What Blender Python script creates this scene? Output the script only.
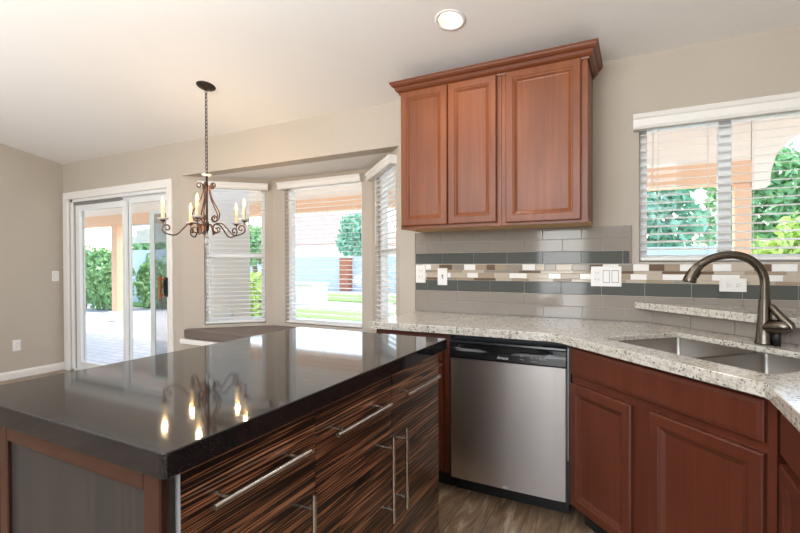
import bpy, bmesh, math, random
from mathutils import Vector, Matrix
from mathutils.noise import noise as mnoise
PI = math.pi
S2 = 2 ** -.5
for o in list(bpy.data.objects):
    bpy.data.objects.remove(o)
SC = bpy.context.scene
COL = SC.collection

# ------------------------------------------------------------------ camera
cam_d = bpy.data.cameras.new('camera')
cam = bpy.data.objects.new('camera', cam_d)
COL.objects.link(cam)
cam_d.sensor_width = 36.0
cam_d.lens = 453.36 / 800 * 36.0
cam_d.clip_start = .05
cam_d.clip_end = 300
ya, pi_, ro = math.radians(27.569), math.radians(-.549), math.radians(-.22)
fw = Vector((-math.sin(ya) * math.cos(pi_), math.cos(ya) * math.cos(pi_), math.sin(pi_)))
r0 = Vector((math.cos(ya), math.sin(ya), 0))
u0 = r0.cross(fw)
rt = r0 * math.cos(ro) + u0 * math.sin(ro)
up = rt.cross(fw)
m = Matrix((rt, up, -fw)).transposed().to_4x4()
m.translation = (0, 0, 1.255)
cam.matrix_world = m
SC.camera = cam

# ------------------------------------------------------------------ world, sun, large lights, exposure
w = bpy.data.worlds.new('sky')
SC.world = w
w.use_nodes = True
nt = w.node_tree
bg = nt.nodes['Background']
sky = nt.nodes.new('ShaderNodeTexSky')
sky.sky_type = 'NISHITA'
sky.sun_disc = False
sky.sun_elevation = math.radians(58)
sky.sun_rotation = math.radians(-25)
sky.air_density = 1.0
sky.dust_density = 2.0
nt.links.new(sky.outputs[0], bg.inputs[0])
bg.inputs[1].default_value = .98

def lamp(name, kind, loc, direction, energy, color=(1, 1, 1), **kw):
    d = bpy.data.lights.new(name, kind)
    d.energy = energy
    d.color = color
    for k, v in kw.items():
        setattr(d, k, v)
    o = bpy.data.objects.new(name, d)
    COL.objects.link(o)
    o.location = loc
    o.rotation_euler = Vector(direction).to_track_quat('-Z', 'Y').to_euler()
    return o

lamp('sun', 'SUN', (5, 12, 20), (-.30, -.58, -.9), 4.2, (1.0, .95, .88), angle=.009)
# fill light added at an opening high in the unseen rear wall
lamp('rear_high_fill', 'AREA', (-1.6, -3.05, 2.45), (0, 1, -.12), 95, (.98, .99, 1.0), shape='RECTANGLE', size=4.4, size_y=1.0)
# tall fill light added behind the camera to brighten the dishwasher's reflection
lamp('rear_tall_fill', 'AREA', (-1.25, -3.12, 1.05), (0, 1, 0), 48, (.98, .99, 1.0), shape='RECTANGLE', size=.8, size_y=1.9)
# added fill without fixtures, aimed up at the vaulted ceiling from out of view
lamp('ceiling_fill', 'AREA', (-1.3, -.8, 1.95), (0, .12, 1), 146, (.97, .99, 1.0), shape='DISK', size=2.2)
lamp('ceiling_fill', 'AREA', (-4.3, -.2, .95), (.12, .30, 1), 34, (.97, .99, 1.0), shape='DISK', size=1.0)

SC.view_settings.view_transform = 'Standard'
SC.view_settings.look = 'None'
SC.view_settings.gamma = 1
SC.view_settings.use_curve_mapping = False
SC.view_settings.exposure = 0.0

# ------------------------------------------------------------------ materials
def lin(c):
    return tuple((v / 255 / 12.92 if v / 255 <= .04045 else ((v / 255 + .055) / 1.055) ** 2.4) for v in c) + (1,)

def mat(name, col=(200, 200, 200), rough=.5, metal=0, spec=.5, coat=0, coat_rough=.05, emit=None, estr=0, alpha=None):
    M = bpy.data.materials.new(name)
    M.use_nodes = True
    b = M.node_tree.nodes['Principled BSDF']
    b.inputs['Base Color'].default_value = lin(col)
    b.inputs['Roughness'].default_value = rough
    b.inputs['Metallic'].default_value = metal
    b.inputs['Specular IOR Level'].default_value = spec
    b.inputs['Coat Weight'].default_value = coat
    b.inputs['Coat Roughness'].default_value = coat_rough
    if emit:
        b.inputs['Emission Color'].default_value = lin(emit)
        b.inputs['Emission Strength'].default_value = estr
    return M

def N(M, t, **kw):
    n = M.node_tree.nodes.new(t)
    for k, v in kw.items():
        if k.startswith('i_'):
            n.inputs[k[2:].replace('_', ' ')].default_value = v
        else:
            setattr(n, k, v)
    return n

def L(M, a, b):
    M.node_tree.links.new(a, b)

def BS(M):
    return M.node_tree.nodes['Principled BSDF']

def coords(M, scale=(1, 1, 1), loc=(0, 0, 0), rnd=False, src='Object'):
    tc = N(M, 'ShaderNodeTexCoord')
    mp = N(M, 'ShaderNodeMapping')
    mp.inputs['Scale'].default_value = scale
    mp.inputs['Location'].default_value = loc
    L(M, tc.outputs[src], mp.inputs[0])
    if rnd:
        oi = N(M, 'ShaderNodeObjectInfo')
        mu = N(M, 'ShaderNodeMath', operation='MULTIPLY')
        mu.inputs[1].default_value = 37
        L(M, oi.outputs['Random'], mu.inputs[0])
        cb = N(M, 'ShaderNodeCombineXYZ')
        for i in range(3):
            L(M, mu.outputs[0], cb.inputs[i])
        L(M, cb.outputs[0], mp.inputs['Location'])
    return mp.outputs[0]

def ramp(M, fac, stops, interp='LINEAR'):
    r = N(M, 'ShaderNodeValToRGB')
    r.color_ramp.interpolation = interp
    while len(r.color_ramp.elements) < len(stops):
        r.color_ramp.elements.new(.5)
    for e, (p, c) in zip(r.color_ramp.elements, stops):
        e.position = p
        e.color = lin(c)
    L(M, fac, r.inputs[0])
    return r.outputs[0]

def mix(M, fac, a, b, blend='MIX'):
    n = N(M, 'ShaderNodeMix', data_type='RGBA', blend_type=blend)
    if isinstance(fac, (int, float)):
        n.inputs[0].default_value = fac
    else:
        L(M, fac, n.inputs[0])
    for v, s in ((a, 6), (b, 7)):
        if isinstance(v, tuple):
            n.inputs[s].default_value = lin(v)
        else:
            L(M, v, n.inputs[s])
    return n.outputs[2]

def noise(M, vec, scale=5, detail=3, rough=.5, dist=0):
    n = N(M, 'ShaderNodeTexNoise')
    n.inputs['Scale'].default_value = scale
    n.inputs['Detail'].default_value = detail
    n.inputs['Roughness'].default_value = rough
    n.inputs['Distortion'].default_value = dist
    L(M, vec, n.inputs['Vector'])
    return n.outputs['Fac']

def bump(M, h, strength=.2, dist=.002):
    b = N(M, 'ShaderNodeBump')
    b.inputs['Strength'].default_value = strength
    b.inputs['Distance'].default_value = dist
    L(M, h, b.inputs['Height'])
    L(M, b.outputs[0], BS(M).inputs['Normal'])

def setcol(M, s):
    L(M, s, BS(M).inputs['Base Color'])

WALL = mat('greige_paint', (186, 176, 163), .75, spec=.3)
v = coords(WALL)
setcol(WALL, mix(WALL, noise(WALL, v, 3, 2), (183, 173, 160), (189, 179, 166)))
bump(WALL, noise(WALL, v, 90, 3), .25, .003)
CEIL = mat('ceiling_paint', (238, 236, 233), .85, spec=.2)
v = coords(CEIL)
bump(CEIL, noise(CEIL, v, 60, 3), .2, .003)
TRIM = mat('white_trim_paint', (232, 229, 224), .4)
VINYL = mat('white_vinyl', (232, 233, 233), .35)
SLAT = mat('white_slat', (236, 234, 230), .45)
CORD = mat('white_cord', (225, 222, 216), .8)
PLATE = mat('white_plate_plastic', (236, 233, 229), .35)
PLATE_DARK = mat('slot_grey', (70, 66, 62), .6)
ALU = mat('grey_track_aluminium', (160, 162, 162), .4, metal=.7)
SCREEN = bpy.data.materials.new('insect_screen')
SCREEN.use_nodes = True
n_ = SCREEN.node_tree
b_ = n_.nodes['Principled BSDF']
b_.inputs['Base Color'].default_value = lin((120, 125, 130))
b_.inputs['Roughness'].default_value = .8
b_.inputs['Alpha'].default_value = .38

GLASS = bpy.data.materials.new('window_glass')
GLASS.use_nodes = True
gt = GLASS.node_tree
gt.nodes.clear()
go = gt.nodes.new('ShaderNodeOutputMaterial')
gm = gt.nodes.new('ShaderNodeMixShader')
gtr = gt.nodes.new('ShaderNodeBsdfTransparent')
gtr.inputs[0].default_value = (.96, .98, .975, 1)
ggl = gt.nodes.new('ShaderNodeBsdfGlossy')
ggl.inputs['Roughness'].default_value = .01
gf = gt.nodes.new('ShaderNodeFresnel')
gf.inputs[0].default_value = 1.45
gg = gt.nodes.new('ShaderNodeNewGeometry')
gs = gt.nodes.new('ShaderNodeMath')
gs.operation = 'SUBTRACT'
gs.use_clamp = True
gt.links.new(gf.outputs[0], gs.inputs[0])
gt.links.new(gg.outputs['Backfacing'], gs.inputs[1])
gt.links.new(gs.outputs[0], gm.inputs[0])
gt.links.new(gtr.outputs[0], gm.inputs[1])
gt.links.new(ggl.outputs[0], gm.inputs[2])
gt.links.new(gm.outputs[0], go.inputs[0])

def wood(name, c1, c2, c3, rough=.36, coat=.06, axis=2):
    M = mat(name, c2, rough, spec=.32, coat=coat, coat_rough=.15)
    sc = [16, 16, 16]
    sc[axis] = 1.1
    v = coords(M, tuple(sc), rnd=True)
    n1 = noise(M, v, 1.2, 5, .6, .6)
    sc2 = [90, 90, 90]
    sc2[axis] = 2.0
    v2 = coords(M, tuple(sc2), rnd=True)
    n2 = noise(M, v2, 1.0, 3, .6)
    c = ramp(M, n1, [(.25, c1), (.5, c2), (.78, c3)])
    c = mix(M, .25, c, ramp(M, n2, [(.3, c1), (.7, c3)]))
    v3 = coords(M, (3, 3, 1.5), rnd=True)
    c = mix(M, .3, c, ramp(M, noise(M, v3, 1.0, 2), [(.3, c1), (.7, c3)]))
    setcol(M, c)
    return M

CHERRY = wood('cherry_stained_wood', (98, 49, 24), (124, 66, 34), (148, 86, 48))
CHERRY_SHADED = wood('cherry_shaded_wood', (70, 33, 22), (88, 43, 28), (104, 54, 36))  # same cherry as the wall cabinets, dimmer light down low put into the colour
CHERRY_H = wood('cherry_crown_wood', (92, 46, 26), (112, 60, 35), (130, 74, 45), axis=0)
MAPLE = wood('pale_cabinet_underside', (186, 146, 98), (198, 160, 112), (208, 172, 124), .6, 0)
ISL_FRAME = wood('island_frame_wood', (48, 28, 21), (60, 36, 27), (72, 44, 33))
INSIDE = mat('dark_gap', (28, 20, 17), .8)
TOEKICK = mat('black_toe_kick', (22, 21, 20), .6)

ZEBRA = mat('zebra_veneer', (80, 50, 34), .3, coat=.2, coat_rough=.12)
v = coords(ZEBRA, (1, .5, 34))
n1 = noise(ZEBRA, v, 1.0, 3, .6, .15)
sm = N(ZEBRA, 'ShaderNodeMath', operation='MULTIPLY')
sm.inputs[1].default_value = 62
L(ZEBRA, n1, sm.inputs[0])
sn = N(ZEBRA, 'ShaderNodeMath', operation='SINE')
L(ZEBRA, sm.outputs[0], sn.inputs[0])
v2 = coords(ZEBRA, (1, .9, 210), (3, 7, 1))
n2 = noise(ZEBRA, v2, 1.0, 2, .6)
v3 = coords(ZEBRA, (1, .45, 26), (9, 2, 4))
n3 = noise(ZEBRA, v3, 1.0, 2, .5)
md = N(ZEBRA, 'ShaderNodeMath', operation='MULTIPLY_ADD')
md.inputs[1].default_value = .30
md.inputs[2].default_value = .42
L(ZEBRA, sn.outputs[0], md.inputs[0])
ad = N(ZEBRA, 'ShaderNodeMath', operation='MULTIPLY_ADD')
ad.inputs[1].default_value = .8
L(ZEBRA, n2, ad.inputs[0])
L(ZEBRA, md.outputs[0], ad.inputs[2])
ad2 = N(ZEBRA, 'ShaderNodeMath', operation='MULTIPLY_ADD')
ad2.inputs[1].default_value = 1.0
L(ZEBRA, n3, ad2.inputs[0])
L(ZEBRA, ad.outputs[0], ad2.inputs[2])
sub = N(ZEBRA, 'ShaderNodeMath', operation='SUBTRACT')
sub.inputs[1].default_value = .85
L(ZEBRA, ad2.outputs[0], sub.inputs[0])
setcol(ZEBRA, ramp(ZEBRA, sub.outputs[0], [(.30, (22, 18, 18)), (.48, (34, 24, 21)), (.58, (98, 62, 42)), (.72, (154, 106, 74)), (.95, (178, 132, 98))]))

ENDPANEL = mat('charcoal_streaked_laminate', (70, 68, 66), .35)
v = coords(ENDPANEL, (70, 70, .8))
v2 = coords(ENDPANEL, (9, 9, .4), (2, 2, 2))
c = ramp(ENDPANEL, noise(ENDPANEL, v, 1, 3, .6), [(.3, (34, 35, 36)), (.5, (45, 45, 45)), (.72, (66, 56, 48))])
setcol(ENDPANEL, mix(ENDPANEL, .35, c, ramp(ENDPANEL, noise(ENDPANEL, v2, 1, 2), [(.3, (38, 40, 42)), (.7, (58, 54, 50))])))

EDGEBAND = mat('grey_edge_band', (150, 150, 152), .5)
QUARTZ = mat('black_polished_quartz', (18, 19, 21), .06, spec=.5)
v = coords(QUARTZ)
vo = N(QUARTZ, 'ShaderNodeTexVoronoi')
vo.inputs['Scale'].default_value = 330
L(QUARTZ, v, vo.inputs['Vector'])
c = ramp(QUARTZ, vo.outputs['Distance'], [(.10, (84, 82, 80)), (.26, (30, 30, 32))])
setcol(QUARTZ, mix(QUARTZ, .5, c, ramp(QUARTZ, noise(QUARTZ, v, 150, 3), [(.35, (16, 17, 19)), (.75, (42, 42, 43))])))

GRANITE = mat('pale_speckled_granite', (206, 199, 186), .16, coat=.3, coat_rough=.05)
v = coords(GRANITE)
c = ramp(GRANITE, noise(GRANITE, v, 60, 4, .6), [(.28, (150, 140, 124)), (.42, (190, 184, 172)), (.6, (210, 206, 196)), (.8, (184, 174, 156))])
msk = ramp(GRANITE, noise(GRANITE, v, 9, 3, .6), [(.40, (0, 0, 0)), (.62, (255, 255, 255))])
vo = N(GRANITE, 'ShaderNodeTexVoronoi')
vo.inputs['Scale'].default_value = 105
vo.inputs['Randomness'].default_value = 1
v2 = coords(GRANITE, (1, 1, 1), (.3, .1, .2))
nn = N(GRANITE, 'ShaderNodeTexNoise')
nn.inputs['Scale'].default_value = 70
L(GRANITE, v2, nn.inputs['Vector'])
vm = N(GRANITE, 'ShaderNodeVectorMath', operation='MULTIPLY_ADD')
vm.inputs[1].default_value = (.012, .012, .012)
L(GRANITE, nn.outputs['Color'], vm.inputs[0])
L(GRANITE, v2, vm.inputs[2])
L(GRANITE, vm.outputs[0], vo.inputs['Vector'])
sp = ramp(GRANITE, vo.outputs['Distance'], [(.30, (255, 255, 255)), (.42, (0, 0, 0))])
sp2 = ramp(GRANITE, noise(GRANITE, v, 55, 2, .5), [(.46, (0, 0, 0)), (.54, (255, 255, 255))])
mm = mix(GRANITE, 1.0, sp, sp2, 'MULTIPLY')
mm2 = mix(GRANITE, .5, mm, msk, 'MULTIPLY')
c = mix(GRANITE, mm2, c, (46, 42, 38))
br = ramp(GRANITE, noise(GRANITE, v2, 40, 3, .6), [(.60, (0, 0, 0)), (.72, (255, 255, 255))])
brm = mix(GRANITE, .6, br, (0, 0, 0))
c = mix(GRANITE, brm, c, (150, 128, 104))
setcol(GRANITE, c)

STEEL = mat('brushed_steel', (206, 203, 200), .34, metal=1)
v = coords(STEEL, (.8, .8, 220))
bump(STEEL, noise(STEEL, v, 1, 3), .05, .001)
BS(STEEL).inputs['Anisotropic'].default_value = .5
SINKM = mat('sink_steel', (176, 170, 162), .3, metal=1)
NICKEL = mat('dark_brushed_nickel', (104, 97, 88), .26, metal=1)
PULL = mat('satin_bar_pull', (205, 202, 198), .25, metal=1)
BLACKP = mat('black_appliance_plastic', (24, 25, 26), .22)
BLACKM = mat('black_matte', (16, 16, 17), .5)
LOGO = mat('silver_print', (205, 205, 205), .4)
LOGO_DIM = mat('grey_print', (120, 120, 120), .5)

def tilemat(name, col, rough=.08):
    M = mat(name, col, rough, spec=.32)
    v = coords(M)
    setcol(M, mix(M, noise(M, v, 4, 3), tuple(int(a * .96) for a in col), tuple(min(255, int(a * 1.05)) for a in col)))
    bump(M, noise(M, v, 14, 2), .12, .002)
    return M
TILE_L = tilemat('taupe_glass_tile', (146, 138, 129))
TILE_D = tilemat('charcoal_glass_tile', (86, 88, 85))
GROUT = mat('pale_grout', (190, 184, 174), .85)
MOS = [tilemat('pearl_chip', (240, 238, 234), .12), tilemat('tan_chip', (166, 148, 128)), tilemat('beige_chip', (190, 178, 160)),
       tilemat('brown_chip', (112, 92, 76)), tilemat('taupe_chip', (150, 142, 132))]

FLOOR = mat('wood_look_plank', (140, 118, 98), .32)
v = coords(FLOOR, (1, 1, 1))
rot = N(FLOOR, 'ShaderNodeMapping')
rot.inputs['Rotation'].default_value = (0, 0, PI / 2)
L(FLOOR, v, rot.inputs[0])
bk = N(FLOOR, 'ShaderNodeTexBrick')
bk.inputs['Scale'].default_value = 1
bk.inputs['Brick Width'].default_value = 1.2
bk.inputs['Row Height'].default_value = .16
bk.inputs['Mortar Size'].default_value = .0025
bk.inputs['Color1'].default_value = (.2, .2, .2, 1)
bk.inputs['Color2'].default_value = (.8, .8, .8, 1)
bk.inputs['Mortar'].default_value = (.0, .0, .0, 1)
bk.offset = .37
L(FLOOR, rot.outputs[0], bk.inputs['Vector'])
vf = coords(FLOOR, (15, 2.0, 1))
off = N(FLOOR, 'ShaderNodeVectorMath', operation='MULTIPLY_ADD')
off.inputs[1].default_value = (9, 9, 9)
L(FLOOR, bk.outputs['Color'], off.inputs[0])
L(FLOOR, vf, off.inputs[2])
fn = noise(FLOOR, off.outputs[0], 1.0, 6, .68, 1.6)
c = ramp(FLOOR, fn, [(.30, (76, 58, 44)), (.43, (114, 92, 71)), (.55, (142, 120, 97)), (.68, (192, 175, 153))])
c = mix(FLOOR, .22, c, ramp(FLOOR, bk.outputs['Color'], [(.2, (92, 72, 55)), (.8, (136, 115, 94))]))
c = mix(FLOOR, bk.outputs['Fac'], c, (88, 74, 62))
setcol(FLOOR, c)

CUSHION = mat('taupe_cushion_fabric', (112, 100, 92), .8)
v = coords(CUSHION)
bump(CUSHION, noise(CUSHION, v, 300, 2), .3, .001)
BRONZE = mat('aged_bronze_iron', (74, 56, 46), .42, metal=.65)
v = coords(BRONZE)
setcol(BRONZE, ramp(BRONZE, noise(BRONZE, v, 22, 4, .6), [(.35, (60, 50, 46)), (.50, (96, 68, 53)), (.64, (158, 100, 66))]))
IRON = mat('dark_iron', (50, 43, 40), .45, metal=.6)
CANDLE = mat('ivory_candle_sleeve', (236, 220, 184), .5)
BULB = mat('flame_bulb', (255, 214, 150), .3, emit=(255, 180, 92), estr=7)
DISH = mat('white_glass_dish', (236, 234, 230), .12)
CRYSTAL = mat('crystal_ball', (240, 244, 248), .03)
BS(CRYSTAL).inputs['Transmission Weight'].default_value = .8
CANLENS = mat('lit_lamp_lens', (255, 250, 235), .4, emit=(255, 248, 234), estr=3)
CANIN = mat('cream_reflector', (236, 228, 200), .35)
HANDLE_WOOD = mat('amber_wood_grip', (150, 92, 54), .4)

# exterior
STUCCO = mat('peach_stucco', (234, 188, 152), .9)
v = coords(STUCCO)
bump(STUCCO, noise(STUCCO, v, 40, 3), .3, .01)
STUCCO_P = mat('pale_stucco', (246, 234, 220), .9)
SOFFIT = mat('pale_soffit', (244, 230, 216), .9)
PAVER = mat('pale_pavers', (206, 202, 198), .8)
v = coords(PAVER)
bk = N(PAVER, 'ShaderNodeTexBrick')
bk.inputs['Scale'].default_value = 1
bk.inputs['Brick Width'].default_value = .3
bk.inputs['Row Height'].default_value = .15
bk.inputs['Mortar Size'].default_value = .008
bk.inputs['Color1'].default_value = lin((212, 206, 200))
bk.inputs['Color2'].default_value = lin((196, 192, 190))
bk.inputs['Mortar'].default_value = lin((164, 160, 156))
L(PAVER, v, bk.inputs['Vector'])
setcol(PAVER, bk.outputs[0])
CONC = mat('pale_concrete', (196, 192, 188), .85)
LAWN = mat('lawn_green', (132, 170, 84), .9)
v = coords(LAWN)
setcol(LAWN, ramp(LAWN, noise(LAWN, v, 30, 5, .7), [(.3, (80, 128, 44)), (.7, (124, 168, 70))]))
BLOCK = mat('pale_block_wall', (206, 212, 220), .9)
BRICKCOL = mat('red_brick_pillar', (184, 112, 84), .9)
ROOFT = mat('pale_clay_roof_tiles', (222, 196, 180), .9)
v = coords(ROOFT)
wv = N(ROOFT, 'ShaderNodeTexWave')
wv.inputs['Scale'].default_value = 4
wv.bands_direction = 'X'
L(ROOFT, v, wv.inputs['Vector'])
setcol(ROOFT, mix(ROOFT, wv.outputs['Fac'], (150, 122, 108), (186, 160, 146)))
BARK = mat('tree_bark', (120, 98, 80), .9)

def leafmat(name, a, b):
    M = mat(name, a, .6)
    oi = N(M, 'ShaderNodeNewGeometry')
    setcol(M, ramp(M, oi.outputs['Random Per Island'], [(0, a), (1, b)]))
    BS(M).inputs['Subsurface Weight'].default_value = 0
    return M
LEAF_A = leafmat('leaf_mid_green', (112, 160, 100), (168, 206, 140))
LEAF_B = leafmat('leaf_lime_green', (158, 196, 88), (214, 232, 140))
LEAF_C = leafmat('leaf_cool_green', (112, 168, 134), (168, 210, 178))

# ------------------------------------------------------------------ mesh tools
class MB:
    def __init__(self):
        self.v, self.f, self.s, self.mi = [], [], [], []

    def add(self, verts, faces, M=None, smooth=False, mi=0):
        o = len(self.v)
        for p in verts:
            p = Vector(p)
            self.v.append(tuple(M @ p if M else p))
        for f in faces:
            self.f.append(tuple(o + i for i in f))
            self.s.append(smooth)
            self.mi.append(mi)
        return self

    def bm(self, b, M=None, smooth=False, mi=0):
        b.verts.index_update()
        self.add([v.co for v in b.verts], [[v.index for v in f.verts] for f in b.faces], M, smooth, mi)
        b.free()
        return self

    def box(self, x0, x1, y0, y1, z0, z1, bev=0, M=None, mi=0, seg=1):
        b = bmesh.new()
        bmesh.ops.create_cube(b, size=1)
        for v in b.verts:
            v.co = ((x0 + x1) / 2 + v.co.x * (x1 - x0), (y0 + y1) / 2 + v.co.y * (y1 - y0), (z0 + z1) / 2 + v.co.z * (z1 - z0))
        if bev:
            bmesh.ops.bevel(b, geom=list(b.edges), offset=bev, segments=seg, profile=.5, affect='EDGES')
        return self.bm(b, M, False, mi)

    def tube(self, pts, rad, seg=10, M=None, cap=True, closed=False, mi=0):
        pts = [Vector(p) for p in pts]
        n = len(pts)
        if not hasattr(rad, '__len__'):
            rad = [rad] * n
        tang = []
        for i in range(n):
            if closed:
                t = pts[(i + 1) % n] - pts[i - 1]
            else:
                t = pts[min(i + 1, n - 1)] - pts[max(i - 1, 0)]
            tang.append(t.normalized())
        ref = Vector((0, 0, 1)) if abs(tang[0].z) < .9 else Vector((1, 0, 0))
        nrm = (ref - tang[0] * ref.dot(tang[0])).normalized()
        vs, fs = [], []
        for i in range(n):
            nrm = (nrm - tang[i] * nrm.dot(tang[i])).normalized()
            bn = tang[i].cross(nrm)
            for k in range(seg):
                a = 2 * PI * k / seg
                vs.append(pts[i] + (nrm * math.cos(a) + bn * math.sin(a)) * rad[i])
        rng = n if closed else n - 1
        for i in range(rng):
            j = (i + 1) % n
            for k in range(seg):
                k2 = (k + 1) % seg
                fs.append((i * seg + k, i * seg + k2, j * seg + k2, j * seg + k))
        self.add(vs, fs, M, True, mi)
        if cap and not closed:
            self.add(vs[:seg], [tuple(reversed(range(seg)))], M, False, mi)
            self.add(vs[-seg:], [tuple(range(seg))], M, False, mi)
        return self

    def lathe(self, prof, seg=24, M=None, mi=0, smooth=True):
        vs, fs = [], []
        for r, z in prof:
            for k in range(seg):
                a = 2 * PI * k / seg
                vs.append((r * math.cos(a), r * math.sin(a), z))
        for i in range(len(prof) - 1):
            for k in range(seg):
                k2 = (k + 1) % seg
                fs.append((i * seg + k, i * seg + k2, (i + 1) * seg + k2, (i + 1) * seg + k))
        return self.add(vs, fs, M, smooth, mi)

    def rings(self, rects, y_of, M=None, mi=0):
        """nested rectangles: rects = [(x0,x1,z0,z1)], y_of depths; closes the last one"""
        vs, fs = [], []
        for (x0, x1, z0, z1), y in zip(rects, y_of):
            vs += [(x0, y, z0), (x1, y, z0), (x1, y, z1), (x0, y, z1)]
        for i in range(len(rects) - 1):
            a, b = 4 * i, 4 * i + 4
            for k in range(4):
                k2 = (k + 1) % 4
                fs.append((a + k, a + k2, b + k2, b + k))
        e = 4 * (len(rects) - 1)
        fs.append((e, e + 1, e + 2, e + 3))
        return self.add(vs, fs, M, False, mi)

    def build(self, name, material, parent=None, kind=None, fix=True):
        me = bpy.data.meshes.new(name)
        me.from_pydata(self.v, [], self.f)
        mats = material if isinstance(material, (list, tuple)) else [material]
        for mm_ in mats:
            me.materials.append(mm_)
        me.polygons.foreach_set('use_smooth', self.s)
        me.polygons.foreach_set('material_index', self.mi)
        me.update()
        if fix:
            b = bmesh.new()
            b.from_mesh(me)
            bmesh.ops.recalc_face_normals(b, faces=b.faces)
            b.to_mesh(me)
            b.free()
        o = bpy.data.objects.new(name, me)
        COL.objects.link(o)
        if parent:
            o.parent = parent
        if kind:
            o['kind'] = kind
        return o

def thing(name, label, cat, loc=(0, 0, 0), rz=0, group=None):
    o = bpy.data.objects.new(name, None)
    COL.objects.link(o)
    o.empty_display_size = .1
    o.location = loc
    o.rotation_euler = (0, 0, rz)
    o['label'] = label
    o['category'] = cat
    if group:
        o['group'] = group
    return o

def tag(o, label, cat, group=None):
    o['label'] = label
    o['category'] = cat
    if group:
        o['group'] = group
    return o

def dup(root, loc, rz=None, label=None):
    r = root.copy()
    COL.objects.link(r)
    r.location = loc
    if rz is not None:
        r.rotation_euler = (0, 0, rz)
    if label:
        r['label'] = label
    for ch in list(root.children):
        c_ = ch.copy()
        COL.objects.link(c_)
        c_.parent = r
        for g in ch.children:
            d = g.copy()
            COL.objects.link(d)
            d.parent = c_
    return r

def slab_mb(outer, holes, z0, z1, bev=0.0):
    """polygon with holes, extruded from z0 to z1"""
    b = bmesh.new()
    es = []
    loops = [outer] + holes
    for lp in loops:
        vs = [b.verts.new((p[0], p[1], z1)) for p in lp]
        for i in range(len(vs)):
            es.append(b.edges.new((vs[i], vs[(i + 1) % len(vs)])))
    bmesh.ops.triangle_fill(b, edges=es, use_beauty=True, use_dissolve=False)
    bmesh.ops.recalc_face_normals(b, faces=b.faces)
    for f in b.faces:
        if f.normal.z < 0:
            f.normal_flip()
    top_edges_pairs = [tuple(v.index for v in e.verts) for e in b.edges]
    r = bmesh.ops.extrude_face_region(b, geom=list(b.faces))
    nv = [g for g in r['geom'] if isinstance(g, bmesh.types.BMVert)]
    bmesh.ops.translate(b, verts=nv, vec=(0, 0, z0 - z1))
    bmesh.ops.recalc_face_normals(b, faces=b.faces)
    if bev:
        sharp = [e for e in b.edges if len(e.link_faces) == 2 and e.calc_face_angle() > .5 and abs(e.verts[0].co.z - e.verts[1].co.z) < 1e-5]
        bmesh.ops.bevel(b, geom=sharp, offset=bev, segments=3, profile=.5, affect='EDGES')
    return MB().bm(b)

def round_rect(cx, cy, hx, hy, r, ang=0, n=6):
    out = []
    for sx, sy, a0 in ((1, 1, 0), (-1, 1, PI / 2), (-1, -1, PI), (1, -1, 3 * PI / 2)):
        for k in range(n + 1):
            a = a0 + PI / 2 * k / n
            x = sx * (hx - r) + r * math.cos(a)
            y = sy * (hy - r) + r * math.sin(a)
            out.append((cx + x * math.cos(ang) - y * math.sin(ang), cy + x * math.sin(ang) + y * math.cos(ang)))
    return out

def frame_mat(p0, p1):
    """local s along p0->p1, local y to the left of that (outside), z up"""
    d = Vector((p1[0] - p0[0], p1[1] - p0[1], 0))
    ln = d.length
    d.normalize()
    return Matrix(((d.x, -d.y, 0, p0[0]), (d.y, d.x, 0, p0[1]), (0, 0, 1, 0), (0, 0, 0, 1))), ln

def wall_mb(M, s0, s1, t, z0, z1, holes=()):
    """wall panel in a local frame with rectangular openings (sa, sb, za, zb); y from 0 to t"""
    mb = MB()
    cuts = sorted({s0, s1} | {h[0] for h in holes} | {h[1] for h in holes})
    for a, b in zip(cuts, cuts[1:]):
        hs = sorted([h for h in holes if h[0] <= a + 1e-6 and h[1] >= b - 1e-6], key=lambda h: h[2])
        z = z0
        for h in hs:
            if h[2] > z + 1e-5:
                mb.box(a, b, 0, t, z, h[2], M=M)
            z = max(z, h[3])
        if z1 > z + 1e-5:
            mb.box(a, b, 0, t, z, z1, M=M)
    return mb

# ------------------------------------------------------------------ room shell
WY = 2.92          # inner face of the back wall
LX = -6.025        # inner face of the left wall
RX = .975          # inner face of the right wall
RY = -3.2          # rear wall
CS = .195          # ceiling slope
def ceil_z(y):
    return 2.425 + CS * (WY - y)

MB().box(LX - .15, RX + .15, RY - .15, WY + .14, -.12, 0).build('floor', FLOOR, kind='structure')

# ceiling with round holes for the recessed light and the added spots out of view
CEIL_SPOTS = [(-.886, 2.286), (-3.6, .4), (-1.2, -.9), (-3.9, -1.6)]
ct = Matrix(((1, 0, 0, 0), (0, 1, 0, 0), (0, -CS, 1, 2.425 + CS * WY), (0, 0, 0, 1)))
holes = [[(x + .066 * math.cos(2 * PI * k / 32), y + .066 * math.sin(2 * PI * k / 32)) for k in range(32)] for x, y in CEIL_SPOTS]
mbc = slab_mb([(LX - .15, RY - .15), (RX + .15, RY - .15), (RX + .15, WY + .14), (LX - .15, WY + .14)], holes, 0, .012)
mbc.v = [tuple(ct @ Vector(p)) for p in mbc.v]
mbc.build('ceiling', CEIL, kind='structure')

I4 = Matrix.Identity(4)
MW = Matrix.Translation((0, WY, 0))
KW = (.012, .832, 1.250, 2.052)      # kitchen window opening
DO = (-5.872, -4.058, 0, 2.02)       # glass door opening
BO = (-3.905, -1.525, .50, 2.10)     # bay opening
wall_mb(MW, LX - .15, RX + .15, .14, 0, 2.436, [DO, BO, KW]).build('wall_back', WALL, kind='structure')

# pale stucco skin added on the garden side to bounce light into the patio
wall_mb(Matrix.Translation((0, WY + .1402, 0)), LX - .15, RX + .15, .02, 0, 2.43, [DO, (-3.99, -1.44, .0, 2.17), KW]).build('wall_bounce_skin', STUCCO_P, kind='structure')

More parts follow.
